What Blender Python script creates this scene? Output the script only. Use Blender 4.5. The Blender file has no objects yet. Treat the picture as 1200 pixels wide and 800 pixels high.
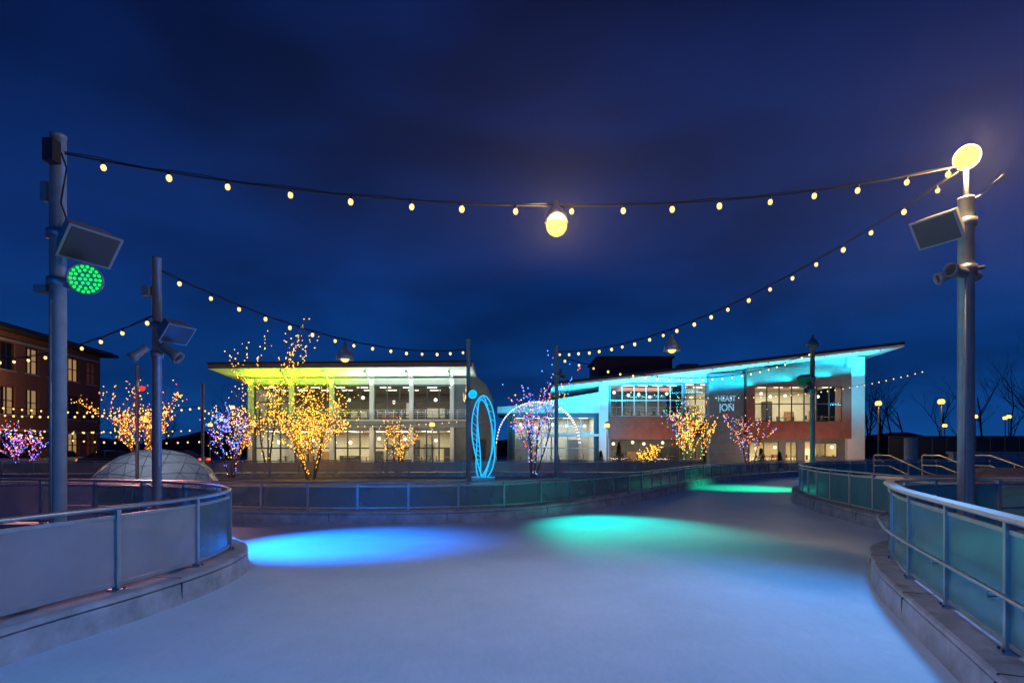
import bpy, math, random, bmesh
from mathutils import Vector, Matrix, noise
random.seed(7)
S=bpy.context.scene
S.view_settings.view_transform='Standard'; S.view_settings.look='None'; S.view_settings.exposure=0
COL=S.collection
# ---------------------------------------------------------------- materials
def pm(name,col,rough=.5,metal=0,var=0.0,scale=4,bump=0.0,emit=None,es=0,spec=.5,coat=0):
    m=bpy.data.materials.new(name); m.use_nodes=True
    nt=m.node_tree; b=nt.nodes['Principled BSDF']
    b.inputs['Base Color'].default_value=(*col,1); b.inputs['Roughness'].default_value=rough
    b.inputs['Metallic'].default_value=metal; b.inputs['Specular IOR Level'].default_value=spec
    b.inputs['Coat Weight'].default_value=coat
    if emit: b.inputs['Emission Color'].default_value=(*emit,1); b.inputs['Emission Strength'].default_value=es
    if var or bump:
        tc=nt.nodes.new('ShaderNodeTexCoord'); n=nt.nodes.new('ShaderNodeTexNoise')
        n.inputs['Scale'].default_value=scale; n.inputs['Detail'].default_value=8; n.inputs['Roughness'].default_value=.65
        nt.links.new(tc.outputs['Object'],n.inputs['Vector'])
        if var:
            r=nt.nodes.new('ShaderNodeValToRGB')
            r.color_ramp.elements[0].position=.3; r.color_ramp.elements[1].position=.7
            r.color_ramp.elements[0].color=(*[c*(1-var) for c in col],1); r.color_ramp.elements[1].color=(*[min(1,c*(1+var)) for c in col],1)
            nt.links.new(n.outputs['Fac'],r.inputs['Fac']); nt.links.new(r.outputs['Color'],b.inputs['Base Color'])
        if bump:
            bp=nt.nodes.new('ShaderNodeBump'); bp.inputs['Strength'].default_value=bump; bp.inputs['Distance'].default_value=.02
            nt.links.new(n.outputs['Fac'],bp.inputs['Height']); nt.links.new(bp.outputs['Normal'],b.inputs['Normal'])
    return m
def em(name,col,s,sample=False):
    m=bpy.data.materials.new(name); m.use_nodes=True; nt=m.node_tree; nt.nodes.clear()
    e=nt.nodes.new('ShaderNodeEmission'); o=nt.nodes.new('ShaderNodeOutputMaterial')
    e.inputs['Color'].default_value=(*col,1); e.inputs['Strength'].default_value=s
    nt.links.new(e.outputs[0],o.inputs[0])
    if not sample: m.cycles.emission_sampling='NONE'
    return m
def glassmix(name,col,rough,alpha,tint=(1,1,1),haze=0.0):
    m=bpy.data.materials.new(name); m.use_nodes=True; nt=m.node_tree; b=nt.nodes['Principled BSDF']; o=nt.nodes['Material Output']
    b.inputs['Base Color'].default_value=(*col,1); b.inputs['Roughness'].default_value=rough
    t=nt.nodes.new('ShaderNodeBsdfTransparent'); t.inputs['Color'].default_value=(*tint,1)
    mx=nt.nodes.new('ShaderNodeMixShader')
    n=nt.nodes.new('ShaderNodeTexNoise'); n.inputs['Scale'].default_value=1.3; n.inputs['Detail'].default_value=6
    tc=nt.nodes.new('ShaderNodeTexCoord'); nt.links.new(tc.outputs['Object'],n.inputs['Vector'])
    mr=nt.nodes.new('ShaderNodeMapRange'); mr.inputs['From Min'].default_value=.3; mr.inputs['From Max'].default_value=.7
    mr.inputs['To Min'].default_value=max(0,alpha-haze); mr.inputs['To Max'].default_value=min(1,alpha+haze)
    nt.links.new(n.outputs['Fac'],mr.inputs['Value']); nt.links.new(mr.outputs['Result'],mx.inputs['Fac'])
    nt.links.new(t.outputs[0],mx.inputs[1]); nt.links.new(b.outputs[0],mx.inputs[2]); nt.links.new(mx.outputs[0],o.inputs['Surface'])
    return m
METAL=pm('galvanised_steel',(.42,.44,.47),.42,.75,.18,6,.05)
POLE=pm('painted_pole_steel',(.40,.42,.45),.4,.45,.15,5,.04)
DARKM=pm('dark_metal',(.05,.055,.06),.45,.5,.1)
CONC=pm('cast_concrete',(.42,.44,.46),.75,0,.34,3,.4)
CONC2=pm('concrete_cap',(.42,.41,.40),.75,0,.2,5,.2)
CAP=pm('cream_rail',(.58,.53,.44),.45,.1,.12,8,.05)
PANEL=glassmix('frosted_panel_teal',(.14,.40,.42),.18,.72,(.8,.97,.97),.12)
PANELG=glassmix('frosted_panel_grey',(.46,.46,.50),.22,.62,(.9,.93,.97),.16)
PANELD=glassmix('frosted_panel_dark',(.16,.26,.29),.16,.58,(.85,.95,.95),.12)
PANELB=glassmix('frosted_panel_back',(.5,.46,.42),.3,.75,(.9,.9,.9),.12)
WGLASS=glassmix('window_glass',(.02,.03,.04),.04,.24,(.9,.97,1),0)
BLACK=pm('black_cable',(.012,.012,.014),.6)
WHITE=pm('white_panel',(.62,.63,.62),.5,0,.06,2)
WHITEC=pm('column_paint',(.46,.47,.47),.5,0,.08,2)
WHITE2=pm('white_soffit',(.72,.73,.72),.6,0,.05,2)
GREYP=pm('slate_cladding',(.12,.14,.16),.5,0,.2,2,.1)
BULB=em('warm_bulb',(1,.64,.2),2.2)
LAMPE=em('sodium_lens',(1,.5,.09),3.4)
PENDE=em('far_lamp_lens',(1,.54,.14),2.3)
# ---------------------------------------------------------------- mesh builder
class MB:
    def __init__(s): s.v=[];s.f=[];s.mi=[];s.mats=[];s.sm=[]
    def m(s,mat):
        if mat not in s.mats: s.mats.append(mat)
        return s.mats.index(mat)
    def add(s,vs,fs,mat,M=None,smooth=False):
        o=len(s.v); k=s.m(mat)
        for p in vs:
            p=Vector(p); s.v.append(M@p if M else p)
        for f in fs: s.f.append([i+o for i in f]); s.mi.append(k); s.sm.append(smooth)
    def box(s,a,b,mat,M=None):
        x0,y0,z0=a;x1,y1,z1=b
        vs=[(x0,y0,z0),(x1,y0,z0),(x1,y1,z0),(x0,y1,z0),(x0,y0,z1),(x1,y0,z1),(x1,y1,z1),(x0,y1,z1)]
        s.add(vs,[(0,3,2,1),(4,5,6,7),(0,1,5,4),(1,2,6,5),(2,3,7,6),(3,0,4,7)],mat,M)
    def tube(s,pts,r,mat,n=8,M=None,caps=True):
        pts=[Vector(p) for p in pts]; R=r if isinstance(r,(list,tuple)) else [r]*len(pts)
        vs=[];fs=[];prev=None
        for i,p in enumerate(pts):
            t=(pts[min(i+1,len(pts)-1)]-pts[max(i-1,0)]).normalized()
            if prev is None:
                u=Vector((0,0,1)) if abs(t.z)<.9 else Vector((1,0,0))
            else: u=prev
            u=(u-t*u.dot(t)).normalized(); prev=u; w=t.cross(u)
            for j in range(n):
                a=2*math.pi*j/n; vs.append(p+(u*math.cos(a)+w*math.sin(a))*R[i])
        for i in range(len(pts)-1):
            for j in range(n):
                k=(j+1)%n; fs.append((i*n+j,i*n+k,(i+1)*n+k,(i+1)*n+j))
        if caps: fs.append(tuple(range(n))[::-1]); fs.append(tuple((len(pts)-1)*n+j for j in range(n)))
        s.add(vs,fs,mat,M,n>4)
    def lathe(s,prof,mat,M=None,n=20,smooth=True):
        vs=[];fs=[]
        for r,z in prof:
            for j in range(n):
                a=2*math.pi*j/n; vs.append((r*math.cos(a),r*math.sin(a),z))
        for i in range(len(prof)-1):
            for j in range(n):
                k=(j+1)%n; fs.append((i*n+j,i*n+k,(i+1)*n+k,(i+1)*n+j))
        s.add(vs,fs,mat,M,smooth)
    def ball(s,c,r,mat,n=8,sq=1):
        prof=[(max(.0001,r*math.sin(math.pi*i/(n//2+1))),-r*sq*math.cos(math.pi*i/(n//2+1))) for i in range(n//2+2)]
        s.lathe(prof,mat,Matrix.Translation(c),n)
    def octa(s,c,r,mat):
        x,y,z=c
        s.add([(x+r,y,z),(x-r,y,z),(x,y+r,z),(x,y-r,z),(x,y,z+r),(x,y,z-r)],[(0,2,4),(2,1,4),(1,3,4),(3,0,4),(2,0,5),(1,2,5),(3,1,5),(0,3,5)],mat)
    def prism(s,poly,y0,y1,mat,M=None):
        n=len(poly); vs=[(x,y0,z) for x,z in poly]+[(x,y1,z) for x,z in poly]
        fs=[tuple(range(n)),tuple(range(2*n-1,n-1,-1))]+[(i,i+n,(i+1)%n+n,(i+1)%n) for i in range(n)]
        s.add(vs,fs,mat,M)
    def build(s,name,parent=None,bevel=0):
        me=bpy.data.meshes.new(name); me.from_pydata([tuple(p) for p in s.v],[],s.f)
        for m in s.mats: me.materials.append(m)
        me.polygons.foreach_set('material_index',s.mi); me.polygons.foreach_set('use_smooth',s.sm); me.update()
        o=bpy.data.objects.new(name,me); COL.objects.link(o)
        if parent: o.parent=parent
        if bevel:
            b=o.modifiers.new('bevel','BEVEL'); b.width=bevel; b.segments=2; b.limit_method='ANGLE'
        return o
def empty(name,loc=(0,0,0)):
    e=bpy.data.objects.new(name,None); COL.objects.link(e); e.empty_display_size=.3; return e
def aim(loc,d): 
    return Matrix.Translation(loc)@Vector(d).normalized().to_track_quat('-Z','Y').to_matrix().to_4x4()
def light(name,kind,loc,energy,col,parent=None,target=None,**k):
    l=bpy.data.lights.new(name,kind); l.energy=energy; l.color=col
    for a,b in k.items(): setattr(l,a,b)
    o=bpy.data.objects.new(name,l); COL.objects.link(o)
    if target is not None: o.matrix_world=aim(loc,Vector(target)-Vector(loc))
    else: o.location=loc
    if parent: o.parent=parent
    return o
def crom(P,step=.3):
    P=[Vector(p) for p in P]; out=[]
    E=[P[0]*2-P[1]]+P+[P[-1]*2-P[-2]]
    for i in range(1,len(E)-2):
        for k in range(24):
            t=k/24; a,b,c,d=E[i-1:i+3]
            out.append(.5*((2*b)+(c-a)*t+(2*a-5*b+4*c-d)*t*t+(-a+3*b-3*c+d)*t**3))
    out.append(P[-1]); L=[0]
    for i in range(1,len(out)): L.append(L[-1]+(out[i]-out[i-1]).length)
    n=max(2,int(L[-1]/step)); res=[];j=0
    for i in range(n+1):
        s=L[-1]*i/n
        while j<len(L)-2 and L[j+1]<s: j+=1
        t=(s-L[j])/max(1e-9,L[j+1]-L[j]); res.append(out[j].lerp(out[j+1],min(1,t)))
    return res
# ---------------------------------------------------------------- rink walls
def sweep(mb,pts,nor,prof,mat,i0=0,i1=None,closed=True,smooth=False):
    i1=len(pts)-1 if i1 is None else i1
    vs=[];fs=[];n=len(prof)
    for i in range(i0,i1+1):
        for o,z in prof: vs.append((pts[i].x+nor[i].x*o,pts[i].y+nor[i].y*o,z))
    for i in range(i1-i0):
        for j in range(n if closed else n-1):
            k=(j+1)%n; fs.append((i*n+j,i*n+k,(i+1)*n+k,(i+1)*n+j))
    fs.append(tuple(range(n))); fs.append(tuple((i1-i0)*n+j for j in range(n))[::-1])
    mb.add(vs,fs,mat,None,smooth)
def rink_wall(P,side,top,panel,spp=5,step=.28,cap=False,handrail=False,curb=.3,alt=None):
    e=empty('rink_fence')
    pts=crom([(x,y,0) for x,y in P],step); nor=[]
    for i in range(len(pts)):
        t=(pts[min(i+1,len(pts)-1)]-pts[max(i-1,0)]).normalized(); nor.append(Vector((t.y,-t.x,0))*side)
    c=MB(); sweep(c,pts,nor,[(.27,-.05),(.25,curb-.07),(.20,curb-.065),(.20,curb-.055),(.255,curb-.05),(.25,curb-.015),(.23,curb),(-.13,curb),(-.14,-.05)],CONC)
    c.build('concrete_curb',e)
    jt=MB()
    for a in range(4,len(pts)-1,9):
        p=pts[a]; n=nor[a]; t=Vector((-n.y,n.x,0)); M=Matrix.Translation(p)@Matrix(((t.x,n.x,0,0),(t.y,n.y,0,0),(0,0,1,0),(0,0,0,1)))
        jt.box((-.006,-.12,curb-.01),(.006,.246,curb+.003),DARKM,M); jt.box((-.006,.2,.0),(.006,.262,curb-.055),DARKM,M)
    jt.build('curb_joints',e)
    fr=MB(); gl=MB()
    idx=list(range(0,len(pts),spp))
    for a in idx:
        p=pts[a]; n=nor[a]; t=Vector((-n.y,n.x,0))
        M=Matrix.Translation(p)@Matrix(((t.x,n.x,0,0),(t.y,n.y,0,0),(0,0,1,0),(0,0,0,1)))
        fr.box((-.025,-.035,curb),(.025,.035,top-.02),METAL,M)
        fr.box((-.06,-.07,curb),(.06,.07,curb+.015),METAL,M)
        for q in (-.04,.04):
            fr.box((q-.01,.045,curb+.014),(q+.01,.06,curb+.03),DARKM,M)
        if handrail:
            fr.tube([M@Vector((0,.03,.72)),M@Vector((0,.13,.70)),M@Vector((0,.14,.755))],.009,METAL,6)
    for m,(a,b) in enumerate(zip(idx[:-1],idx[1:])):
        sweep(gl,pts,nor,[(-.008,curb+.07),(.008,curb+.07),(.008,top-.09),(-.008,top-.09)],alt if (alt and m%4==2) else panel,a,b)
    sweep(fr,pts,nor,[(-.016,curb+.045),(.016,curb+.045),(.016,curb+.085),(-.016,curb+.085)],METAL)
    sweep(fr,pts,nor,[(-.016,top-.11),(.016,top-.11),(.016,top-.075),(-.016,top-.075)],METAL)
    r=MB()
    if cap:
        sweep(r,pts,nor,[(-.06,top-.015),(.06,top-.015),(.07,top),(.065,top+.025),(-.065,top+.025),(-.07,top)],CAP)
    else:
        r.tube([p+Vector((0,0,top)) for p in pts],.026,METAL,10)
    if handrail: r.tube([p+n*.14+Vector((0,0,.77)) for p,n in zip(pts,nor)],.019,METAL,8)
    fr.build('posts_and_frame',e); gl.build('glass_panels',e); r.build('top_rail',e)
    return pts
A=[(-5.4,0),(-5.0,2.3),(-4.6,3.9),(-4.40,5.0),(-4.2,5.8),(-4.06,6.6),(-4.02,7.4),(-4.2,8.3),(-4.75,9.15),(-5.7,9.9),(-7.5,10.7),(-10,11.1),(-15,11.4)]
B=[(-32,19),(-20,16.4),(-13,15),(-9,14.1),(-6.75,13.7),(-4,13.4),(-1.1,13.8),(1.05,15.15),(3.7,18.3),(6.8,23.3),(10,28.4),(14.8,33.1),(19,36.2),(27,39.5),(40,41.5)]
C=[(9.6,10.0),(8.7,10.6),(8.35,11.8),(8.6,14.1),(9.1,16.7),(10.3,20.0),(11.9,22.6),(14.3,24.6),(18.5,26.6),(27,29),(40,31)]
D=[(2.2,.6),(2.9,2.3),(3.57,3.9),(4.25,5.6),(4.78,6.85),(5.3,7.8),(5.75,8.5),(6.4,9.0),(7.4,9.3),(9.2,9.55)]
pa=rink_wall(A,1,1.17,PANELG,4,.3,alt=PANELD)
pb=rink_wall(B,1,.97,PANELD,4,.3)
pc=rink_wall(C,-1,1.2,PANEL,4,.3)
pd=rink_wall(D,-1,1.28,PANEL,5,.25,cap=True,handrail=True)
rink_wall([(-30,31),(-10,33),(0,33.5),(6,33.2),(9.2,34.5),(13,38)],1,1.05,PANELB,4,.4,curb=.35)
# ---------------------------------------------------------------- ground sheets
def sheet(name,poly,z,mat):
    b=MB(); b.add([(x,y,z) for x,y in poly],[tuple(range(len(poly)))],mat); o=b.build(name)
    bm=bmesh.new(); bm.from_mesh(o.data); bmesh.ops.triangulate(bm,faces=bm.faces); bmesh.ops.recalc_face_normals(bm,faces=bm.faces)
    for f in bm.faces:
        if f.normal.z<0: f.normal_flip()
    bm.to_mesh(o.data); bm.free(); return o
ASPH=pm('asphalt_ground',(.05,.052,.055),.85,0,.3,1.5,.3)
PAVE=pm('plaza_paving',(.2,.19,.18),.8,0,.3,1.2,.3)
ICE=bpy.data.materials.new('skating_ice'); ICE.use_nodes=True
nt=ICE.node_tree; b=nt.nodes['Principled BSDF']
tc=nt.nodes.new('ShaderNodeTexCoord')
n1=nt.nodes.new('ShaderNodeTexNoise'); n1.inputs['Scale'].default_value=.45; n1.inputs['Detail'].default_value=8; n1.inputs['Roughness'].default_value=.7
mp=nt.nodes.new('ShaderNodeMapping'); mp.inputs['Scale'].default_value=(1,.35,1); mp.inputs['Rotation'].default_value=(0,0,.5)
n2=nt.nodes.new('ShaderNodeTexNoise'); n2.inputs['Scale'].default_value=14; n2.inputs['Detail'].default_value=10; n2.inputs['Distortion'].default_value=1.5
nt.links.new(tc.outputs['Object'],n1.inputs['Vector']); nt.links.new(tc.outputs['Object'],mp.inputs['Vector']); nt.links.new(mp.outputs[0],n2.inputs['Vector'])
mul=nt.nodes.new('ShaderNodeMath'); mul.operation='MULTIPLY_ADD'; mul.inputs[1].default_value=.35
nt.links.new(n2.outputs['Fac'],mul.inputs[0]); nt.links.new(n1.outputs['Fac'],mul.inputs[2])
cr=nt.nodes.new('ShaderNodeValToRGB'); cr.color_ramp.elements[0].position=.45; cr.color_ramp.elements[1].position=.9
cr.color_ramp.elements[0].color=(.50,.68,.78,1); cr.color_ramp.elements[1].color=(.70,.86,.94,1)
nt.links.new(mul.outputs[0],cr.inputs['Fac']); nt.links.new(cr.outputs[0],b.inputs['Base Color'])
mr=nt.nodes.new('ShaderNodeMapRange'); mr.inputs['From Min'].default_value=.4; mr.inputs['From Max'].default_value=.9; mr.inputs['To Min'].default_value=.36; mr.inputs['To Max'].default_value=.62
nt.links.new(mul.outputs[0],mr.inputs['Value']); nt.links.new(mr.outputs[0],b.inputs['Roughness'])
b.inputs['Specular IOR Level'].default_value=.16
bp=nt.nodes.new('ShaderNodeBump'); bp.inputs['Strength'].default_value=.25; bp.inputs['Distance'].default_value=.01
nt.links.new(n2.outputs['Fac'],bp.inputs['Height']); nt.links.new(bp.outputs[0],b.inputs['Normal'])
sheet('ground',[(-600,-200),(600,-200),(600,900),(-600,900)],-.06,ASPH)
sheet('ice_rink',[(-45,-25),(45,-25),(45,46),(-45,46)],0,ICE)
xy=lambda P,n=4:[(p.x,p.y) for p in crom([(x,y,0) for x,y in P],.6)]
sheet('paving',[(-45,-1)]+xy(A)+[(-45,11.6)],.1,PAVE)
sheet('paving',[(-120,30)]+xy(B)+[(120,46),(120,110),(-120,110)],.1,PAVE)
sheet('paving',[(60,-2)]+[(2,-2)]+xy(D)+xy(C)+[(110,36),(110,-2)],.1,PAVE)
# ---------------------------------------------------------------- light poles
LENSOFF=pm('flood_lens_off',(.07,.08,.09),.25,.2)
FIX=pm('fixture_grey',(.30,.32,.34),.45,.3,.1,5)
def flood(mb,loc,d,s=1):
    M=aim(loc,d)
    a=.26*s;b=.19*s
    vs=[(-a,-b,-.13*s),(a,-b,-.13*s),(a,b,-.13*s),(-a,b,-.13*s),(-a*.7,-b*.7,.12*s),(a*.7,-b*.7,.12*s),(a*.7,b*.7,.12*s),(-a*.7,b*.7,.12*s)]
    mb.add(vs,[(0,3,2,1),(4,5,6,7),(0,1,5,4),(1,2,6,5),(2,3,7,6),(3,0,4,7)],FIX,M)
    mb.box((-a*1.04,-b*1.04,-.15*s),(a*1.04,b*1.04,-.128*s),FIX,M)
    mb.box((-a*.92,-b*.92,-.156*s),(a*.92,b*.92,-.149*s),LENSOFF,M)
    for q in range(-3,4): mb.box((q*a*.18-.006,-b*.6,.118*s),(q*a*.18+.006,b*.6,.15*s),FIX,M)
def ledcan(mb,loc,d,col,s=1,es=12):
    M=aim(loc,d); E=em('led_lens',col,es)
    mb.lathe([(.0001,.16*s),(.07*s,.15*s),(.10*s,.08*s),(.17*s,.02*s),(.18*s,-.05*s),(.165*s,-.05*s),(.16*s,-.03*s),(.0001,-.03*s)],FIX,M,24)
    for rr,k in ((0,1),(.05,6),(.1,12),(.14,18)):
        for j in range(k):
            an=2*math.pi*j/k; mb.lathe([(.0001,-.046*s),(.013*s,-.043*s),(.018*s,-.028*s)],E,M@Matrix.Translation((rr*s*math.cos(an),rr*s*math.sin(an),0)),6)
def spotcan(mb,loc,d,s=1):
    M=aim(loc,d)
    mb.lathe([(.0001,.22*s),(.05*s,.21*s),(.065*s,.17*s),(.065*s,.0),(.085*s,-.03*s),(.09*s,-.1*s),(.08*s,-.1*s),(.075*s,-.06*s)],FIX,M,16)
    mb.lathe([(.0001,-.06*s),(.075*s,-.06*s)],LENSOFF,M,16)
def clamp(mb,x,y,z,r):
    mb.lathe([(r*1.0,-.05),(r*1.25,-.05),(r*1.25,.05),(r*1.0,.05)],METAL,Matrix.Translation((x,y,z)),16)
def pole(x,y,h,r,z0=.1):
    e=empty('light_pole'); mb=MB()
    mb.lathe([(r*1.9,z0),(r*1.9,z0+.04),(r*1.05,z0+.06),(r*1.0,z0+.5),(r*.95,h-.02),(r*.99,h-.02),(r*.99,h+.02),(.0001,h+.03)],POLE,Matrix.Translation((x,y,0)),24)
    return e,mb
def bell(mb,x,y,z,s=1,E=None):
    T=Matrix.Translation((x,y,z))
    mb.lathe([(.0001,.34*s),(.03*s,.33*s),(.04*s,.24*s),(.09*s,.2*s),(.15*s,.1*s),(.17*s,0),(.165*s,0),(.14*s,.09*s),(.08*s,.18*s),(.0001,.2*s)],FIX,T,20)
    if E: mb.ball((x,y,z-.04*s),.15*s,E,14)
# pole 1 (left, near)
e,mb=pole(-5.28,6.5,5.42,.085)
flood(mb,(-4.93,6.45,4.2),(.75,-.35,-.75),1.05); mb.tube([(-5.28,6.5,4.28),(-5.1,6.5,4.34),(-4.95,6.47,4.33)],.025,METAL)
clamp(mb,-5.28,6.5,4.28,.09); clamp(mb,-5.28,6.5,3.72,.09)
mb.tube([(-5.28,6.5,3.72),(-5.1,6.45,3.66),(-4.96,6.42,3.66)],.025,METAL)
ledcan(mb,(-4.86,6.38,3.72),(.35,-.9,-.12),(.01,1,.10),1.0,1.6)
mb.box((-5.5,6.42,3.6),(-5.36,6.55,3.68),FIX); mb.box((-5.45,6.45,4.66),(-5.38,6.55,4.88),FIX)
mb.tube([(-5.2,6.45,5.2),(-5.1,6.4,5.0),(-5.15,6.38,4.6),(-5.1,6.4,4.42)],.009,BLACK,6); mb.box((-5.3,6.3,5.05),(-5.18,6.42,5.3),DARKM)
mb.tube([(-5.28,6.4,.6),(-5.285,6.4,3.6)],.012,FIX,6)
mb.build('pole_and_fixtures',e)
light('green_flood','SPOT',(-4.78,6.15,3.66),40,(.02,1,.2),e,(-2.6,2,0),spot_size=1.0,spot_blend=1,shadow_soft_size=.08)
# pole 2
e,mb=pole(-6.1,9.6,5.05,.075)
flood(mb,(-5.78,9.55,3.82),(.75,-.3,-.75),.95); mb.tube([(-6.1,9.6,3.9),(-5.8,9.57,3.93)],.02,METAL)
clamp(mb,-6.1,9.6,3.9,.08); clamp(mb,-6.1,9.6,3.4,.08)
spotcan(mb,(-5.78,9.55,3.4),(.8,0,-.6),1.2); mb.tube([(-6.1,9.6,3.4),(-5.85,9.56,3.46)],.018,METAL)
spotcan(mb,(-6.25,9.3,3.35),(-.6,-.3,-.6),1)
mb.box((-6.3,9.5,4.4),(-6.18,9.62,4.56),FIX)
mb.build('pole_and_fixtures',e)
light('blue_spot','SPOT',(-5.55,9.56,3.2),3600,(.0,.20,1),e,(-3.5,10.4,0),spot_size=math.radians(60),spot_blend=.9,shadow_soft_size=.06)
# pole 3
e,mb=pole(-1.25,16,4.9,.06)
clamp(mb,-1.25,16,3.35,.065); ledcan(mb,(-1.12,15.85,3.33),(.3,-.9,-.3),(.0,.5,1),.8,3); mb.tube([(-1.25,16,3.35),(-1.15,15.95,3.36)],.018,METAL)
mb.box((-1.34,15.92,3.0),(-1.27,16,3.2),FIX); mb.build('pole_and_fixtures',e)
# pole 4
e,mb=pole(1.35,17,4.9,.06)
clamp(mb,1.35,17,4.0,.065); spotcan(mb,(1.5,16.8,4.0),(.2,-.8,-.8),1); mb.tube([(1.35,17,4),(1.5,16.85,4.05)],.018,METAL); mb.build('pole_and_fixtures',e)
light('teal_flood','SPOT',(1.6,16.2,3.75),1900,(.0,.9,.68),e,(2.5,12.9,0),spot_size=math.radians(54),spot_blend=1,shadow_soft_size=.3)
# pole 5
e,mb=pole(12.9,24,6.1,.10)
flood(mb,(12.55,23.9,4.75),(-.6,-.6,-.7),1.1); clamp(mb,12.9,24,4.8,.11); clamp(mb,12.9,24,4.3,.11); mb.tube([(12.9,24,4.8),(12.6,23.95,4.85)],.025,METAL)
spotcan(mb,(12.6,23.8,4.3),(-.8,-.4,-.5),1.4); bell(mb,12.9,24,6.15,1.5); mb.build('pole_and_fixtures',e)
light('green_flood','SPOT',(12.0,23.6,4.1),1400,(.0,1,.42),e,(10.6,24.9,0),spot_size=math.radians(66),spot_blend=1,shadow_soft_size=.06)
light('warm_lamp','SPOT',(13.2,23.6,5.6),900,(1,.66,.26),e,(14.8,18.5,.5),spot_size=math.radians(60),spot_blend=1,shadow_soft_size=.1)
# pole 6 right near with lit lamp
e,mb=pole(6.66,8.2,5.45,.105)
mb.tube([(6.66,8.2,5.45),(6.66,8.2,5.75),(6.64,8.18,5.9)],.035,FIX)
T=aim((6.6,8.12,6.02),(-.3,-.75,-.5))
mb.lathe([(.0001,.22),(.06,.2),(.12,.12),(.17,.0),(.18,-.03),(.165,-.03),(.15,.02),(.0001,.05)],DARKM,T,24)
mb.lathe([(.0001,-.09),(.06,-.08),(.11,-.05),(.155,.0)],LAMPE,T,24)
mb.add([(6.8,8.1,5.5),(7.05,8.0,5.72),(7.07,8.02,5.7),(6.82,8.15,5.48)],[(0,1,2,3)],FIX)
mb.tube([(6.66,8.2,5.38),(6.85,8.12,5.5),(7.05,8.03,5.72)],.012,FIX,6)
flood(mb,(6.22,8.1,5.02),(-.8,-.4,-.7),1.1); clamp(mb,6.66,8.2,5.1,.11); mb.tube([(6.66,8.2,5.1),(6.4,8.15,5.14),(6.26,8.12,5.13)],.025,METAL)
clamp(mb,6.66,8.2,4.42,.11); mb.tube([(6.66,8.2,4.42),(6.85,8.1,4.42)],.03,METAL,6); mb.tube([(6.66,8.2,4.42),(6.3,8.1,4.38)],.022,METAL,6)
spotcan(mb,(6.38,8.05,4.35),(-.9,-.3,.08),1.1); spotcan(mb,(6.3,8.15,4.3),(-.9,.2,-.35),1.0); spotcan(mb,(6.9,8.35,4.4),(.7,.5,-.3),.9)
mb.tube([(6.56,8.1,.5),(6.56,8.09,4.3)],.012,FIX,6)
mb.build('pole_and_fixtures',e)
light('warm_lamp','POINT',(6.52,7.92,5.93),290,(1,.6,.24),e,shadow_soft_size=.1)
light('blue_spot','SPOT',(5.8,7.8,4.0),900,(.0,.34,1),e,(-.5,4.5,0),spot_size=math.radians(118),spot_blend=1,shadow_soft_size=.1)  # blue fill added for the ice; the flood heads here are unlit
# unseen pole added behind the camera to wash the ice blue
e,mb=pole(-3.5,-3.5,5.6,.1); flood(mb,(-3.2,-3.3,5.0),(.5,1,-.7),1.1); mb.tube([(-3.5,-3.5,5),(-3.25,-3.35,5.1)],.025,METAL); mb.build('pole_and_fixtures',e)
light('blue_spot','SPOT',(-3.0,-3.0,4.85),1500,(.0,.28,1),e,(.3,3.5,0),spot_size=math.radians(120),spot_blend=1,shadow_soft_size=.12)
# pole with red LED, left
e,mb=pole(-11.4,17,4.3,.05); ledcan(mb,(-11.15,16.85,3.6),(.3,-.9,-.3),(1,.03,.02),.5,3); mb.build('pole_and_fixtures',e)
light('red_flood','SPOT',(-11.1,16.5,3.5),2200,(1,.36,.34),e,(-10.5,12.7,0),spot_size=math.radians(90),spot_blend=1,shadow_soft_size=.08)
for (x,y,h) in ((-15.5,28,5),(-27,28,5),(-14,14,4.6)):
    e,mb=pole(x,y,h,.07); mb.build('pole_shaft',e)
# ---------------------------------------------------------------- string lights
def string(p0,p1,sag,n,r=.03,skip=(),drop=.07):
    e=empty('string_lights'); p0=Vector(p0);p1=Vector(p1); w=MB(); b=MB()
    f=lambda t:p0.lerp(p1,t)-Vector((0,0,4*sag*t*(1-t)))
    w.tube([f(i/40) for i in range(41)],.011,BLACK,5)
    w.tube([f(i/40)+Vector((0,0,.02+.012*math.sin(i*1.7))) for i in range(41)],.006,BLACK,4)
    for i in range(n):
        t=(i+.6+random.uniform(-.06,.06))/n; p=f(t)
        w.lathe([(.012,0),(.02,-.01),(.02,-.05),(.016,-.06)],BLACK,Matrix.Translation(p+Vector((0,0,.005))),8)
        if i in skip: continue
        b.ball(p-Vector((random.uniform(-.01,.01),0,drop+random.uniform(0,.015))),r*random.uniform(.9,1.1),BULB,8,1.25)
    w.build('cable',e); b.build('bulbs',e); return f
fA=string((-5.2,6.5,5.22),(6.6,8.15,5.92),.6,17,.034)
fB=string((-6.05,9.6,4.85),(-1.25,16,4.62),.5,15,.034)
fC=string((6.55,8.2,5.85),(1.35,17,4.72),.68,22,.034)
string((1.35,17,4.6),(12.9,24,5.95),.9,24,.034)
string((-14,14,4.1),(-6.1,9.6,4.1),.35,12)
string((-27,28,3.6),(-15.5,28,3.9),.3,26,.045)
string((-40,27,3.4),(-27,28,3.6),.3,26,.045)
string((-15.5,28,3.8),(-22,49,4.2),.5,24,.04)
string((-27,28,2.9),(-15.5,28,2.2),.35,22,.04)
string((-40,34,5.6),(-22,36,4.2),.6,34,.05)
string((-42,36,3.9),(-24,42,3.2),.5,34,.05)
string((-38,30,2.6),(-22,33,3.0),.3,30,.045)
string((-24,43,4.2),(-4,43,3.9),.5,34,.04)
string((-1.25,16,4.2),(-4,46,6.4),.8,30,.034)
string((9,44,6.3),(34,46,8.2),1.2,40,.042)
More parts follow.
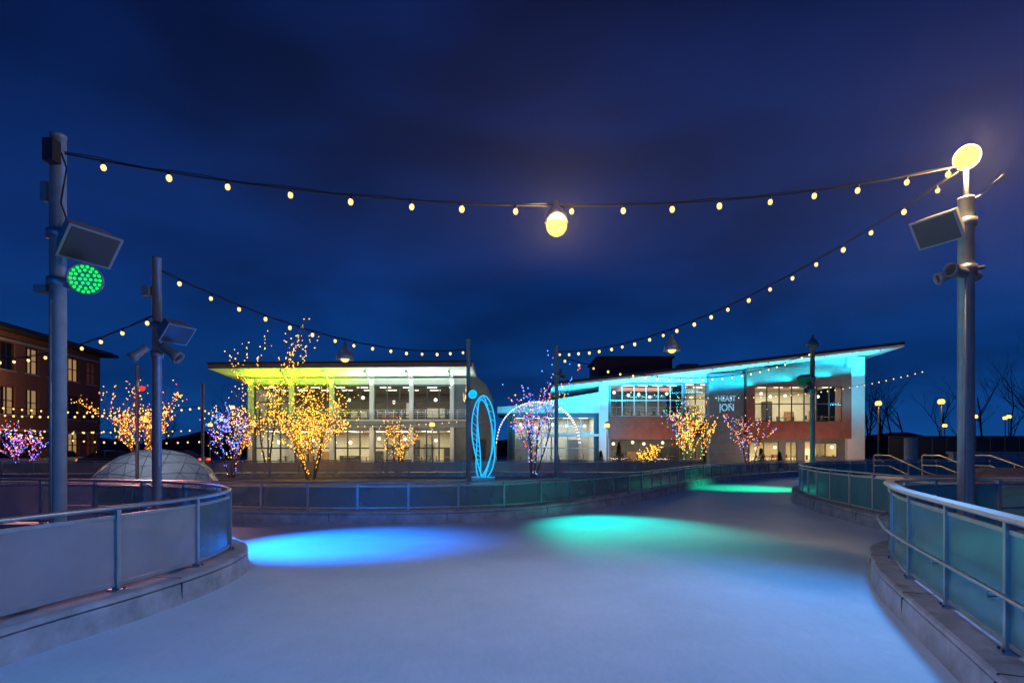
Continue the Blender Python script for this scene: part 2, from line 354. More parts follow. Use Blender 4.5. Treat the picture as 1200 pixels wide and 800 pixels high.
def pendant(p,zl,lit,s=1):
    e=empty('pendant_lamp'); mb=MB(); bell(mb,p.x,p.y,zl,s,LAMPE if lit else None)
    mb.tube([(p.x,p.y,p.z+.02),(p.x,p.y,zl+.3*s)],.01,BLACK,6)
    if not lit: mb.ball((p.x,p.y,zl+.04*s),.09*s,PENDE,10)
    mb.build('lamp_shade',e); return e
p=fA(.49); e=pendant(p,4.74,True,.9); light('warm_lamp','POINT',(p.x,p.y-.16,4.68),230,(1,.6,.24),e,shadow_soft_size=.06)
p=fC(.545); e=pendant(p,p.z-.5,False,1.15)
p=fB(.474); e=pendant(p,p.z-.45,False,1.15)
# thin scattering box added at lamp height to give the lamps halos
HZ=bpy.data.materials.new('halo_haze'); HZ.use_nodes=True; nt=HZ.node_tree; nt.nodes.clear()
vo=nt.nodes.new('ShaderNodeOutputMaterial'); vs_=nt.nodes.new('ShaderNodeVolumeScatter'); vs_.inputs['Color'].default_value=(1,1,1,1); vs_.inputs['Density'].default_value=.006; vs_.inputs['Anisotropy'].default_value=0
nt.links.new(vs_.outputs[0],vo.inputs['Volume'])
hz=MB(); hz.box((-16,5.0,4.1),(16,12,8.0),HZ); hz.build('halo_haze')
# ---------------------------------------------------------------- facade helpers
def wallgrid(mb,x0,x1,z0,z1,y,th,ops,mat,M=None):
    xs=sorted({x0,x1,*[v for o in ops for v in (o[0],o[1])]}); zs=sorted({z0,z1,*[v for o in ops for v in (o[2],o[3])]})
    for i in range(len(xs)-1):
        run=None
        for j in range(len(zs)-1):
            cx=(xs[i]+xs[i+1])/2; cz=(zs[j]+zs[j+1])/2
            if any(o[0]<cx<o[1] and o[2]<cz<o[3] for o in ops):
                if run: mb.box((xs[i],y,run[0]),(xs[i+1],y+th,run[1]),mat,M); run=None
            else: run=(run[0] if run else zs[j],zs[j+1])
        if run: mb.box((xs[i],y,run[0]),(xs[i+1],y+th,run[1]),mat,M)
def window(fr,gl,x0,x1,z0,z1,y,nx,nz,mat,w=.07,M=None,glass=WGLASS):
    for i in range(nx+1):
        x=x0+(x1-x0)*i/nx; fr.box((x-w/2,y-.04,z0),(x+w/2,y+.06,z1),mat,M)
    for j in range(nz+1):
        z=z0+(z1-z0)*j/nz; fr.box((x0,y-.035,z-w/2),(x1,y+.055,z+w/2),mat,M)
    gl.box((x0,y,z0),(x1,y+.012,z1),glass,M)
INT=pm('interior_wall',(.62,.56,.46),.8,0,.15,.8); INTD=pm('interior_wall_dark',(.14,.12,.10),.8,0,.3,.8); FLOOR=pm('interior_floor',(.3,.22,.15),.5,0,.2,2); WOOD=pm('interior_wood',(.3,.15,.07),.5,0,.3,3)
CEILL=em('ceiling_light',(1,.85,.62),8); GLOBE=em('interior_globe',(1,.8,.5),6)
def room(e,x0,x1,y0,y1,z0,z1,en,col=(1,.82,.58),seed=1,n=6,furn=True,wall=INT):
    rnd=random.Random(seed); mb=MB()
    mb.box((x0,y1,z0),(x1,y1+.1,z1),wall); mb.box((x0-.1,y0,z0),(x0,y1,z1),wall); mb.box((x1,y0,z0),(x1+.1,y1,z1),wall)
    mb.box((x0,y0,z0-.1),(x1,y1,z0+.02),FLOOR); mb.box((x0,y0,z1),(x1,y1,z1+.1),wall)
    x=x0+.5
    while x<x1-1:
        w=rnd.uniform(.5,2.0); h=rnd.uniform(.8,(z1-z0)*.8); 
        mb.box((x,y1-rnd.uniform(.2,1.2),z0),(min(x+w,x1),y1-.1,z0+h),rnd.choice([WOOD,GREYP,DARKM,WHITE]))
        x+=w+rnd.uniform(.5,2.0)
    x=x0+.8
    while furn and x<x1-.8:
        y=rnd.uniform(y0+.8,y1-1.5)
        mb.box((x-.45,y-.4,z0+.74),(x+.45,y+.4,z0+.78),WOOD); mb.tube([(x,y,z0),(x,y,z0+.74)],.04,DARKM,6)
        for q in (-.7,.7):
            mb.box((x+q-.2,y-.2,z0+.42),(x+q+.2,y+.2,z0+.46),DARKM); mb.box((x+q-.2 if q<0 else x+q+.17,y-.2,z0+.46),(x+q-.17 if q<0 else x+q+.2,y+.2,z0+.9),DARKM)
        x+=rnd.uniform(1.6,2.6)
    for i in range(n):
        xx=x0+(x1-x0)*(i+.5)/n
        for yy in (y0+1.5,y0+4):
            if yy<y1-.5:
                mb.box((xx-.5,yy-.08,z1-.06),(xx+.5,yy+.08,z1-.02),CEILL)
        yy=rnd.uniform(y0+1,y1-1); zz=z1-rnd.uniform(.7,1.1); mb.ball((xx,yy,zz),.17,GLOBE,8); mb.tube([(xx,yy,zz),(xx,yy,z1)],.01,BLACK,4)
    mb.build('interior',e)
    l=light('interior_light','AREA',((x0+x1)/2,(y0+y1)/2,z1-.12),en,col,e,((x0+x1)/2,(y0+y1)/2,z0),shape='RECTANGLE',size=(x1-x0)*.9,size_y=(y1-y0)*.6)
# ---------------------------------------------------------------- left pavilion
e=empty('glass_pavilion'); X0,X1,Y=-23.7,-4.05,50
cols=[-23.1,-19.5,-15.95,-12.4,-8.9,-5.3]
room(e,X0+.2,X1-.2,Y+.35,Y+9,4.5,7.45,1100,(1,.76,.42),3,9,wall=INTD)
room(e,X0+.2,X1-.2,Y+.35,Y+9,.15,3.4,2000,(1,.82,.5),4,8)
st=MB(); fr=MB(); gl=MB()
ops=[]
for i,(a,b) in enumerate(zip(cols[:-1],cols[1:])):
    ops.append((a+.12,b-.12,4.45,7.35)); ops.append((a+.12,b-.12,.2,3.4))
    window(fr,gl,a+.12,b-.12,4.45,7.35,Y+.1,3,2,DARKM,.12); window(fr,gl,a+.12,b-.12,.2,3.4,Y+.1,3,2,DARKM,.12)
wallgrid(st,X0,X1,0,7.5,Y,.3,ops,GREYP); st.box((X0,Y,7.5),(X1,Y+.3,8.05),WHITE)
for c in cols:
    st.box((c-.17,Y-.75,0),(c+.17,Y-.35,7.9),WHITEC)
    st.tube([(c,Y-.5,7.3),(c,Y-3.0,8.35)],.06,WHITE,6); st.box((c-.06,Y-3.4,8.1),(c+.06,Y,8.22),WHITE)
st.box((X0-.1,Y-1.0,3.62),(X1+.05,Y-.01,4.2),GREYP); st.box((X0-.12,Y-1.05,4.18),(X1+.07,Y-.98,4.3),WHITEC)
for k in range(14):
    st.box((X0+k*1.4,Y-1.02,3.62),(X0+k*1.4+.02,Y-.995,4.17),DARKM)
for k in range(29): st.box((X0+k*.7,Y-.96,4.3),(X0+k*.7+.03,Y-.93,5.15),METAL)
for z in (4.55,4.75,4.95,5.15): st.box((X0,Y-.97,z),(X1,Y-.93,z+.02),METAL)
st.box((X0,Y+.3,0),(X0+.3,Y+14,7.6),WHITEC); st.box((X1-.3,Y+.3,0),(X1,Y+14,7.6),GREYP); st.box((X0,Y+14,0),(X1,Y+14.3,7.6),GREYP)
st.build('walls',e)
fr.build('window_frames',e); gl.build('window_glass',e)
rf=MB(); Yf,Yb=Y-3.7,Y+15
xa,xb=-25.2,-3.3
rf.add([(xa,Yf,8.38),(xb,Yf,8.55),(xb,Yb,7.2),(xa,Yb,7.05),(xa,Yf,8.75),(xb,Yf,8.92),(xb,Yb,7.6),(xa,Yb,7.45)],[(0,3,2,1),(1,2,6,5),(2,3,7,6),(3,0,4,7)],WHITE2)
rf.add([(xa,Yf,8.38),(xb,Yf,8.55),(xb,Yf,8.92),(xa,Yf,8.75)],[(0,1,2,3)],GREYP)
rf.add([(xa-.05,Yf-.05,8.76),(xb+.05,Yf-.05,8.93),(xb+.05,Yb,7.62),(xa-.05,Yb,7.47),(xa-.05,Yf-.05,8.9),(xb+.05,Yf-.05,9.07),(xb+.05,Yb,7.75),(xa-.05,Yb,7.6)],[(0,3,2,1),(4,5,6,7),(0,1,5,4),(1,2,6,5),(2,3,7,6),(3,0,4,7)],DARKM)
rf.box((-9,Y+3,8.3),(-7.5,Y+5,9.4),GREYP)
rf.build('roof',e)
sw=MB(); sw.prism([(-4,0),(-1.9,0),(-1.9,6.6),(-2.4,7.6),(-3.1,8.2),(-4,8.4)],Y+.6,Y+10,GREYP); sw.box((-3.6,Y+.5,.2),(-2.4,Y+.59,2.6),DARKM); sw.build('stair_wing',e)
def strip(e,x0,x1,y,z,en,col,tgt=(0,-.5,1),w=.25):
    c=((x0+x1)/2,y,z); light('facade_light','AREA',c,en,col,e,Vector(c)+Vector(tgt),shape='RECTANGLE',size=x1-x0,size_y=w)
strip(e,-23.5,-14,Y-.9,7.35,480,(.6,1,.01)); strip(e,-14,-4.2,Y-.9,7.35,330,(.65,1,.8))
strip(e,-23.5,-4.2,Y-2.8,3.4,260,(1,.84,.55),(0,.9,-.6))  # added wall wash in open air, brightens the lower facade
strip(e,-14,-4.2,Y-2.6,5.2,110,(.8,.95,.95),(0,.9,.9)); strip(e,-23.5,-14,Y-2.6,5.2,110,(.75,1,.12),(0,.9,.9))  # added wall washes in open air, brighten the upper facade
# ---------------------------------------------------------------- right pavilion
e=empty('event_center'); Y=58
BROWN=pm('rust_cladding',(.20,.06,.04),.55,0,.25,2,.1)
st=MB(); fr=MB(); gl=MB()
zt=lambda x:8.3+(x-8.4)*.115
wallops=[(10.2,17.7,5.1,8.4),(10.2,17.7,.3,2.7),(17.95,20.15,.3,8.6),(28.4,29.6,.1,2.45),(30.4,31.3,.1,2.45),(31.3,33.8,.9,2.3),(24.6,33.7,4.45,8.15),(24.6,27.7,.5,2.45)]
wallgrid(st,9.0,36.3,0,8.55,Y,.3,wallops,GREYP)
st.prism([(9,8.55),(36.3,8.55),(36.3,zt(36.3)),(12,zt(12)),(9,8.56)],Y+.002,Y+.3,WHITE)
st.box((9.0,Y-.25,0),(9.95,Y-.003,8.4),WHITE)
st.box((10.0,Y-.35,2.75),(17.7,Y-.005,5.05),BROWN)
for k in range(1,6): st.box((10+k*1.4-.01,Y-.356,2.75),(10+k*1.4+.01,Y-.349,5.05),DARKM)
st.box((20.2,Y-.8,.1),(23.75,Y-.005,9.4),GREYP)
for k in range(1,8): st.box((20.2,Y-.806,k*1.17),(23.75,Y-.799,k*1.17+.02),DARKM)
wallgrid(st,23.9,34.5,2.75,10.0,Y-1.2,1.19,[(24.7,33.6,4.5,8.1)],BROWN)
for k in range(1,9): st.box((23.9+k*1.18,Y-1.206,8.15),(23.9+k*1.18+.02,Y-1.199,10.0),DARKM)
st.box((34.55,Y-.5,0),(36.3,Y-.004,11.2),WHITE)
st.box((36.0,Y+.3,0),(36.3,Y+16,10.0),GREYP)
st.box((9,Y+16,0),(36.3,Y+16.3,8),GREYP)
for k in range(12): st.box((10.1+k*.69,Y-.33,5.05),(10.13+k*.69,Y-.3,6.0),METAL)
st.box((10.1,Y-.34,5.98),(17.7,Y-.29,6.03),METAL)
st.build('walls',e)
window(fr,gl,10.2,17.7,5.1,8.4,Y+.1,6,2,WHITE,.09); window(fr,gl,10.2,17.7,.3,2.7,Y+.1,5,1,DARKM,.08)
window(fr,gl,17.95,20.15,.3,8.6,Y+.1,2,5,DARKM,.09)
window(fr,gl,24.7,33.6,4.5,8.1,Y-1.0,7,2,DARKM,.1); window(fr,gl,24.6,27.7,.5,2.45,Y+.1,2,1,DARKM,.08); window(fr,gl,31.3,33.8,.9,2.3,Y+.1,2,1,DARKM,.08)
window(fr,gl,28.4,29.6,.1,2.45,Y+.1,2,1,DARKM,.07)
room(e,10.1,17.9,Y+.35,Y+7,5.05,8.5,1500,(1,.84,.56),8,5)
room(e,18.0,36,Y+.35,Y+8,4.4,8.6,2500,(1,.82,.52),9,10)
room(e,10.1,19.9,Y+.35,Y+7,.15,3.2,500,(1,.78,.45),10,5,wall=INTD)
room(e,24,35.8,Y+.35,Y+7,.15,2.7,800,(1,.68,.3),11,6)
hl=MB(); ho=[(.3,8.6,.2,5.0)]
wallgrid(hl,0,9,0,5.4,Y+.5,.3,ho,GREYP); window(fr,gl,.3,8.6,.2,5.0,Y+.6,6,3,WHITE,.09)
hl.prism([(-1.5,5.4),(0,5.42),(8.98,5.42),(8.98,7.5),(6,7.0),(3,6.5),(0,6.1),(-1.5,6.0)],Y-1,Y+9,WHITE2)
hl.box((3.5,Y-.4,3.0),(8.95,Y+.4,3.25),WHITE); hl.box((4,Y-.3,.1),(4.15,Y-.15,3.0),METAL); hl.box((-.5,Y+1,0),(0,Y+9,5.4),GREYP)
hl.build('entrance_hall',e)
room(e,.1,8.9,Y+.9,Y+7,.15,5.2,700,(.95,.95,.9),12,5)
fr.build('window_frames',e); gl.build('window_glass',e)
rf=MB(); x0,x1=4.0,38.6; ya,yb=Y-3.0,Y+17
def slab(z0o,z1o,mat,g=0):
    rf.add([(x0-g,ya-g,zt(x0)+z0o),(x1+g,ya-g,zt(x1)+z0o),(x1+g,yb,zt(x1)+z0o-1.0),(x0-g,yb,zt(x0)+z0o-1),(x0-g,ya-g,zt(x0)+z1o),(x1+g,ya-g,zt(x1)+z1o),(x1+g,yb,zt(x1)+z1o-1),(x0-g,yb,zt(x0)+z1o-1)],
    [(0,3,2,1),(4,5,6,7),(0,1,5,4),(1,2,6,5),(2,3,7,6),(3,0,4,7)],mat)
slab(0,.22,WHITE2); slab(.225,.5,DARKM,.05)
rf.box((9.4,Y+3,8),(17.5,Y+10,11.6),BROWN); rf.box((9.2,Y+2.8,11.6),(17.7,Y+10.2,11.8),DARKM); rf.box((19,Y+5,8),(21,Y+7,11.3),GREYP)
for k in range(12):
    xx=6+k*2.75; rf.box((xx,ya+.1,zt(xx)-.16),(xx+.12,Y,zt(xx)+.02),WHITE2)
rf.build('roof',e)
for k in range(8):
    xc=6.5+k*4.0; z=zt(xc)-1.7
    c=(xc,Y-1.9,z); light('facade_light','AREA',c,400,(.0,.52,.85),e,Vector(c)+Vector((-.1,.45,1)),shape='RECTANGLE',size=3.9,size_y=.25)
c=(3.5,Y-2.6,4.2); light('facade_light','AREA',c,300,(.0,.5,.85),e,Vector(c)+Vector((0,.8,.9)),shape='RECTANGLE',size=9,size_y=.25)
c=(9.5,Y-4,3.5); light('wall_wash','AREA',c,200,(.0,.5,1),e,Vector(c)+Vector((0,1,.5)),shape='RECTANGLE',size=4,size_y=.3)
c=(35,Y-4,6.5); light('wall_wash','AREA',c,130,(.10,.65,1),e,Vector(c)+Vector((.2,1,.5)),shape='RECTANGLE',size=2,size_y=.3)
c=(29,Y-5,.6); light('wall_wash','AREA',c,340,(1,.6,.4),e,Vector(c)+Vector((0,.8,1)),shape='RECTANGLE',size=10,size_y=.3)
c=(14,Y-4,.6); light('wall_wash','AREA',c,300,(1,.6,.4),e,Vector(c)+Vector((0,.8,1)),shape='RECTANGLE',size=7,size_y=.3)
SIGN=em('sign_letters',(.3,.7,1),.75)
for txt,z,s in (('HEAST',6.6,.78),('ION',5.6,1.05)):
    cu=bpy.data.curves.new('sign_text','FONT'); cu.body=txt; cu.size=s; cu.extrude=.04; cu.align_x='CENTER'
    o=bpy.data.objects.new('sign_text',cu); COL.objects.link(o); o.data.materials.append(SIGN); o.rotation_euler=(math.pi/2,0,0); o.location=(21.95,Y-.86,z); o.scale=(.8,1,1); o.parent=e
# lit arch between the buildings
e=empty('light_arch'); mb=MB(); AB=em('cool_white_bulb',(.85,.92,1),3)
for q in (0,.5,1.0):
    mb.tube([(2.2-3.6*math.cos(t*math.pi/30),47+q,.1+(5.6)*math.sin(t*math.pi/30)**.6) for t in range(31)],.045,WHITE,6)
for q in (0,.5,1.0):
    for t in range(4,57):
        a=t*math.pi/60; mb.octa((2.2-3.6*math.cos(a),46.93+q,.1+5.6*math.sin(a)**.6),.05,AB)
for t in range(2,29):
    a=t*math.pi/30; x=2.2-3.6*math.cos(a); z=.1+5.6*math.sin(a)**.6
    mb.tube([(x,47,z),(x,48,z)],.025,WHITE,4)
mb.build('arch_frame_and_bulbs',e)
light('arch_glow','POINT',(2.2,46,4.2),200,(.85,.93,1),e,shadow_soft_size=.6)
# ---------------------------------------------------------------- brick building far left
e=empty('brick_building')
BR=bpy.data.materials.new('red_brick'); BR.use_nodes=True; nt=BR.node_tree; b=nt.nodes['Principled BSDF']; bt=nt.nodes.new('ShaderNodeTexBrick')
bt.inputs['Scale'].default_value=3; bt.inputs['Color1'].default_value=(.34,.11,.06,1); bt.inputs['Color2'].default_value=(.24,.08,.045,1); bt.inputs['Mortar'].default_value=(.2,.17,.15,1)
tc=nt.nodes.new('ShaderNodeTexCoord'); sp=nt.nodes.new('ShaderNodeSeparateXYZ'); ad=nt.nodes.new('ShaderNodeMath'); cb=nt.nodes.new('ShaderNodeCombineXYZ')
nt.links.new(tc.outputs['Object'],sp.inputs[0]); nt.links.new(sp.outputs[0],ad.inputs[0]); nt.links.new(sp.outputs[1],ad.inputs[1]); nt.links.new(ad.outputs[0],cb.inputs[0]); nt.links.new(sp.outputs[2],cb.inputs[1]); nt.links.new(cb.outputs[0],bt.inputs['Vector']); nt.links.new(bt.outputs['Color'],b.inputs['Base Color']); b.inputs['Roughness'].default_value=.85
L=24; M=Matrix.Translation((-43.0,38.5,0))@Matrix.Rotation(math.radians(97),4,'Z')
mb=MB(); fr=MB(); gl=MB(); ops=[]
WLIT=em('lit_room',(1,.5,.18),.7); WDIM=pm('dark_room',(.03,.03,.035),.6)
rnd=random.Random(5)
for i in range(8):
    for j in range(3):
        xx=1+i*2.95; z=.9+j*3.9; ops.append((xx,xx+1.7,z,z+2.4))
        window(fr,gl,xx,xx+1.7,z,z+2.4,.15,2,2,DARKM,.08,M)
        mat=WLIT if rnd.random()<.3 else WDIM
        fr.box((xx-.2,1.6,z-.2),(xx+1.9,1.7,z+2.6),mat,M); fr.box((xx-.1,-.06,z-.14),(xx+1.8,.1,z-.01),CONC2,M)
wallgrid(mb,0,L,0,12.0,0,.3,ops,BR,M)
mb.box((.0,.31,0),(L,12,.1),BR,M); mb.box((L-.3,.3,0),(L,12,12),BR,M); mb.box((0,.3,0),(.3,12,12),BR,M); mb.box((.3,11.7,0),(L-.3,12,12),BR,M)
mb.box((-1,-1.3,12.01),(L+1.2,13,12.3),DARKM,M); mb.box((-.6,-.9,12.3),(L+.8,12.6,12.5),DARKM,M)
mb.box((-.05,-.08,3.3),(L+.05,-.002,3.55),CONC2,M); mb.box((-.05,-.08,11.2),(L+.05,-.002,11.4),CONC2,M)
mb.build('walls_and_roof',e); fr.build('window_frames',e); gl.build('window_glass',e)
# ---------------------------------------------------------------- trees
BARK=pm('birch_bark',(.22,.17,.12),.85,0,.4,9,.3); BARKD=pm('dark_bark',(.03,.026,.024),.9,0,.3,4)
TL={'gold':em('gold_lights',(1,.48,.04),5),'blue':em('blue_lights',(.05,.2,1),7),'purple':em('purple_lights',(.42,.10,1),5),'red':em('red_lights',(1,.05,.03),6),'green':em('green_lights',(.1,1,.25),4),'orange':em('orange_lights',(1,.25,.02),5),'pink':em('pink_lights',(1,.2,.45),4)}
def grow(mb,pts_out,p,d,L,r,depth,rnd,kids,mat,sp,n=5):
    pts=[p];R=[r]; q=p.copy(); dd=d.copy(); seg=4
    for i in range(seg):
        dd=(dd+Vector((rnd.uniform(-1,1),rnd.uniform(-1,1),rnd.uniform(-.4,.8)))*.13).normalized(); q=q+dd*L/seg; pts.append(q.copy()); R.append(r*(1-.55*(i+1)/seg))
    mb.tube(pts,R,mat,n,caps=False)
    if pts_out is not None:
        for a,b in zip(pts[:-1],pts[1:]): pts_out.append((a,b,depth,r))
    if depth<=0: return
    for k in range(kids):
        t=rnd.uniform(.3,1); f=t*seg; i=min(seg-1,int(f)); o=pts[i].lerp(pts[i+1],f-i)
        ax=Vector((rnd.uniform(-1,1),rnd.uniform(-1,1),rnd.uniform(-.1,.4))).normalized()
        nd=(dd+ax*sp).normalized(); grow(mb,pts_out,o,nd,L*rnd.uniform(.46,.68),max(.005,R[i]*.5),depth-1,rnd,kids,mat,sp,max(3,n-1))
def tree(x,y,h,colors,seed,n,stems=3,spread=.75,r=.07,name='tree_with_lights',lr=.033,glow=0,gc=(1,.6,.15)):
    rnd=random.Random(seed); e=empty(name); mb=MB(); segs=[]
    for s in range(stems):
        a=rnd.uniform(0,6.28); grow(mb,segs,Vector((x+.15*math.cos(a),y+.15*math.sin(a),.05)),Vector((.26*math.cos(a),.26*math.sin(a),1)).normalized(),h*.6*rnd.uniform(.8,1.05),r,3,rnd,5,BARK,spread)
    mb.build('trunk_and_branches',e)
    lb=MB(); W=[(b-a).length*(2.6 if d>=2 else .8) for a,b,d,_ in segs]
    ch=rnd.choices(segs,W,k=n)
    for a,b,d,rr in ch:
        p=a.lerp(b,rnd.random())+Vector((rnd.uniform(-1,1),rnd.uniform(-1,1),rnd.uniform(-1,1)))*(rr+.02)
        if p.z<.3: continue
        lb.octa(p,lr*rnd.uniform(.6,1.15),TL[rnd.choice(colors)])
    lb.build('fairy_lights',e)
    if glow: light('fairy_glow','POINT',(x,y-.6,h*.5),glow,gc,e,shadow_soft_size=.8)
tree(-10.8,30,5.6,['gold','gold','gold','gold','orange'],1,1500,7,1.1,.06,glow=150,lr=.032)
tree(-14.9,34,8.4,['gold'],2,480,2,.6,.07,lr=.035)
tree(-16.0,32,4.6,['purple','blue','blue','gold'],3,420,4,.5,.05,lr=.034)
tree(-22.6,34,5.8,['gold','gold','orange','red','gold','gold'],4,1000,5,.85,.07,glow=90,lr=.036)
tree(-31.5,36,3.8,['blue','purple','blue','gold','red'],5,420,3,.75,.06,lr=.036)
tree(1.2,32,6.0,['purple','red','blue','blue','gold','blue'],6,560,5,.5,.06,lr=.034)
tree(13.8,42,5.0,['orange','gold','gold','green','gold','red'],7,620,4,.7,.06,lr=.038,glow=60)
tree(17.8,42,4.6,['pink','blue','gold','orange'],8,240,4,.6,.06,lr=.036)
tree(10.0,40,2.4,['gold'],9,220,3,.7,.04,lr=.034)
tree(14.4,47,7.2,['blue','blue','green'],10,150,3,.5,.07,lr=.04)
tree(-7.4,36,3.8,['gold','orange'],13,240,3,.6,.06,lr=.034)
tree(-18.6,37,4.6,['gold','gold','orange'],14,320,3,.6,.06,lr=.036)
# evergreen shrubs
LEAF=pm('evergreen_leaf',(.035,.07,.03),.8,0,.5,6)
for (x,y,h) in ((8.6,45,2.3),(7.3,46,1.6),(20.5,46,1.8),(-1.5,40,1.5),(3.3,41,1.4),(22.5,47,1.5)):
    rnd=random.Random(int(x*7)); mb=MB(); mb.tube([(x,y,0),(x,y,h*.95)],[.06,.01],BARKD,6)
    for k in range(900):
        t=rnd.random()**.7; z=.12+t*(h-.12); rr=(1-t)*h*.36*(.75+.35*math.sin(k*.37)); a=rnd.uniform(0,6.28); rd=rr*rnd.uniform(.5,1.05)
        c=Vector((x+rd*math.cos(a),y+rd*math.sin(a),z)); o=Vector((math.cos(a),math.sin(a),-.35))*.14; s=Vector((-math.sin(a),math.cos(a),rnd.uniform(-.3,.3)))*.05
        mb.add([c-s,c+s,c+o],[(0,1,2)],LEAF)
    mb.build('conifer_shrub')
# distant bare tree mass
mb=MB(); rnd=random.Random(21)
for k in range(30):
    x=rnd.uniform(50,125); y=rnd.uniform(85,115); 
    grow(mb,None,Vector((x,y,0)),Vector((0,0,1)),rnd.uniform(8,12.5),.26,4,rnd,4,BARKD,.75,4)
mb.build('distant_trees')
mb=MB()
for k in range(14):
    x=rnd.uniform(-75,-28); y=rnd.uniform(85,105); 
    grow(mb,None,Vector((x,y,0)),Vector((0,0,1)),rnd.uniform(4,7),.18,4,rnd,4,BARKD,.75,4)
mb.build('distant_trees')
mb=MB(); HB=pm('distant_brush',(.02,.022,.02),.95,0,.5,.3); 
xs=[-200+i*4 for i in range(101)]
vs=[];fs=[]
for i,x in enumerate(xs):
    hh=4+3.2*noise.noise(Vector((x*.05,3,0)))+1.6*noise.noise(Vector((x*.3,1,0)))
    vs+= [(x,125,-.1),(x,130,hh),(x,150,hh*.8)]
for i in range(100):
    for j in range(2): fs.append((i*3+j,i*3+3+j,i*3+4+j,i*3+1+j))
mb.add(vs,fs,HB); mb.build('distant_hill')
# ---------------------------------------------------------------- geodesic dome
e=empty('dome_tent'); mb=MB(); TENT=glassmix('dome_vinyl',(.6,.63,.68),.35,.78,(1,1,1),.1)
bm=bmesh.new(); bmesh.ops.create_icosphere(bm,subdivisions=3,radius=1)
bmesh.ops.bisect_plane(bm,geom=bm.verts[:]+bm.edges[:]+bm.faces[:],plane_co=(0,0,-.02),plane_no=(0,0,-1),clear_outer=True)
Tm=Matrix.Translation((-12.9,20.3,.05))@Matrix.Diagonal((2.1,2.1,1.72,1))
bm.verts.index_update(); vs=[v.co.copy() for v in bm.verts]
mb.add(vs,[[v.index for v in f.verts] for f in bm.faces],TENT,Tm)
for ed in bm.edges: mb.tube([Tm@ed.verts[0].co,Tm@ed.verts[1].co],.014,METAL,4)
bm.free(); mb.build('dome_shell',e)
light('dome_lamp','POINT',(-12.9,20.3,1.0),20,(.85,.9,1),e,shadow_soft_size=.2)
light('dome_fill','SPOT',(-11.1,16.9,3.9),220,(.75,.87,1),e,(-12.9,20.3,.8),spot_size=math.radians(70),spot_blend=1,shadow_soft_size=.1)  # spot without a fixture, added to brighten the dome
# ---------------------------------------------------------------- loop sculpture
e=empty('loop_sculpture'); mb=MB(); CY=em('cyan_tube',(.01,.42,1),1.6); LAT=pm('sculpture_metal',(.4,.55,.65),.4,.4)
cx,cy,cz=-1.5,29.5,2.35
def ell(a,b,yo,ph,amp):
    return [(cx+(a+amp*math.cos(2*t*math.pi/24+ph))*math.cos(t*math.pi/24)+.12*math.sin(t*math.pi/12+ph),cy+yo,cz+b*math.sin(t*math.pi/24)) for t in range(49)]
o1=ell(.5,2.2,-.2,0,.08); o2=ell(.5,2.2,.2,2.4,.08); i1=ell(.34,2.0,0,1.2,.06)
for q in (o1,o2,i1): mb.tube(q,.03,CY,6)
for k in range(0,48,1):
    mb.tube([o1[k],i1[(k+1)%48]],.014,CY if k%2 else LAT,4); mb.tube([o2[k],i1[(k+1)%48]],.014,LAT,4)
mb.box((cx-.6,cy-.5,.05),(cx+.6,cy+.5,.28),CONC); mb.build('loop_frame',e)
light('sculpture_glow','POINT',(cx,cy-.6,1.2),110,(.02,.5,1),e,shadow_soft_size=.4)
# ---------------------------------------------------------------- street lamps (far)
def slamp(x,y,h,s=1,en=0):
    e=empty('street_lamp'); mb=MB(); mb.lathe([(.12,.05),(.12,.3),(.06,.4),(.05,h)],DARKM,Matrix.Translation((x,y,0)),12)
    mb.lathe([(.06,h-.02),(.1,h+.05),(.2*s,h+.12)],DARKM,Matrix.Translation((x,y,0)),12)
    mb.ball((x,y,h+.28*s),.24*s,PENDE,12); mb.lathe([(.24*s,h+.46*s),(.12*s,h+.58*s),(.001,h+.63*s)],DARKM,Matrix.Translation((x,y,0)),12)
    mb.build('post_and_globe',e)
    if en: light('lamp_glow','POINT',(x,y-.5,h+.28*s),en,(1,.62,.28),e,shadow_soft_size=.2)
slamp(29.5,45,5.1,1,400); slamp(38.4,50,5.6,1.2,400)
slamp(58,70,5.4,1.2); slamp(64,72,5.5,1.2); slamp(75,85,6,1.3); slamp(-41,44,7.2,1,1100); slamp(-27,50,3.6,.9); slamp(8,47,3.4,1,400); slamp(16,50,3.2,1); slamp(-31,62,6,1.1)
slamp(48,62,4,1); slamp(-36,55,4.2,1.1); slamp(-19,41,3.3,.9,500); slamp(-6,42,3.3,.9,400)
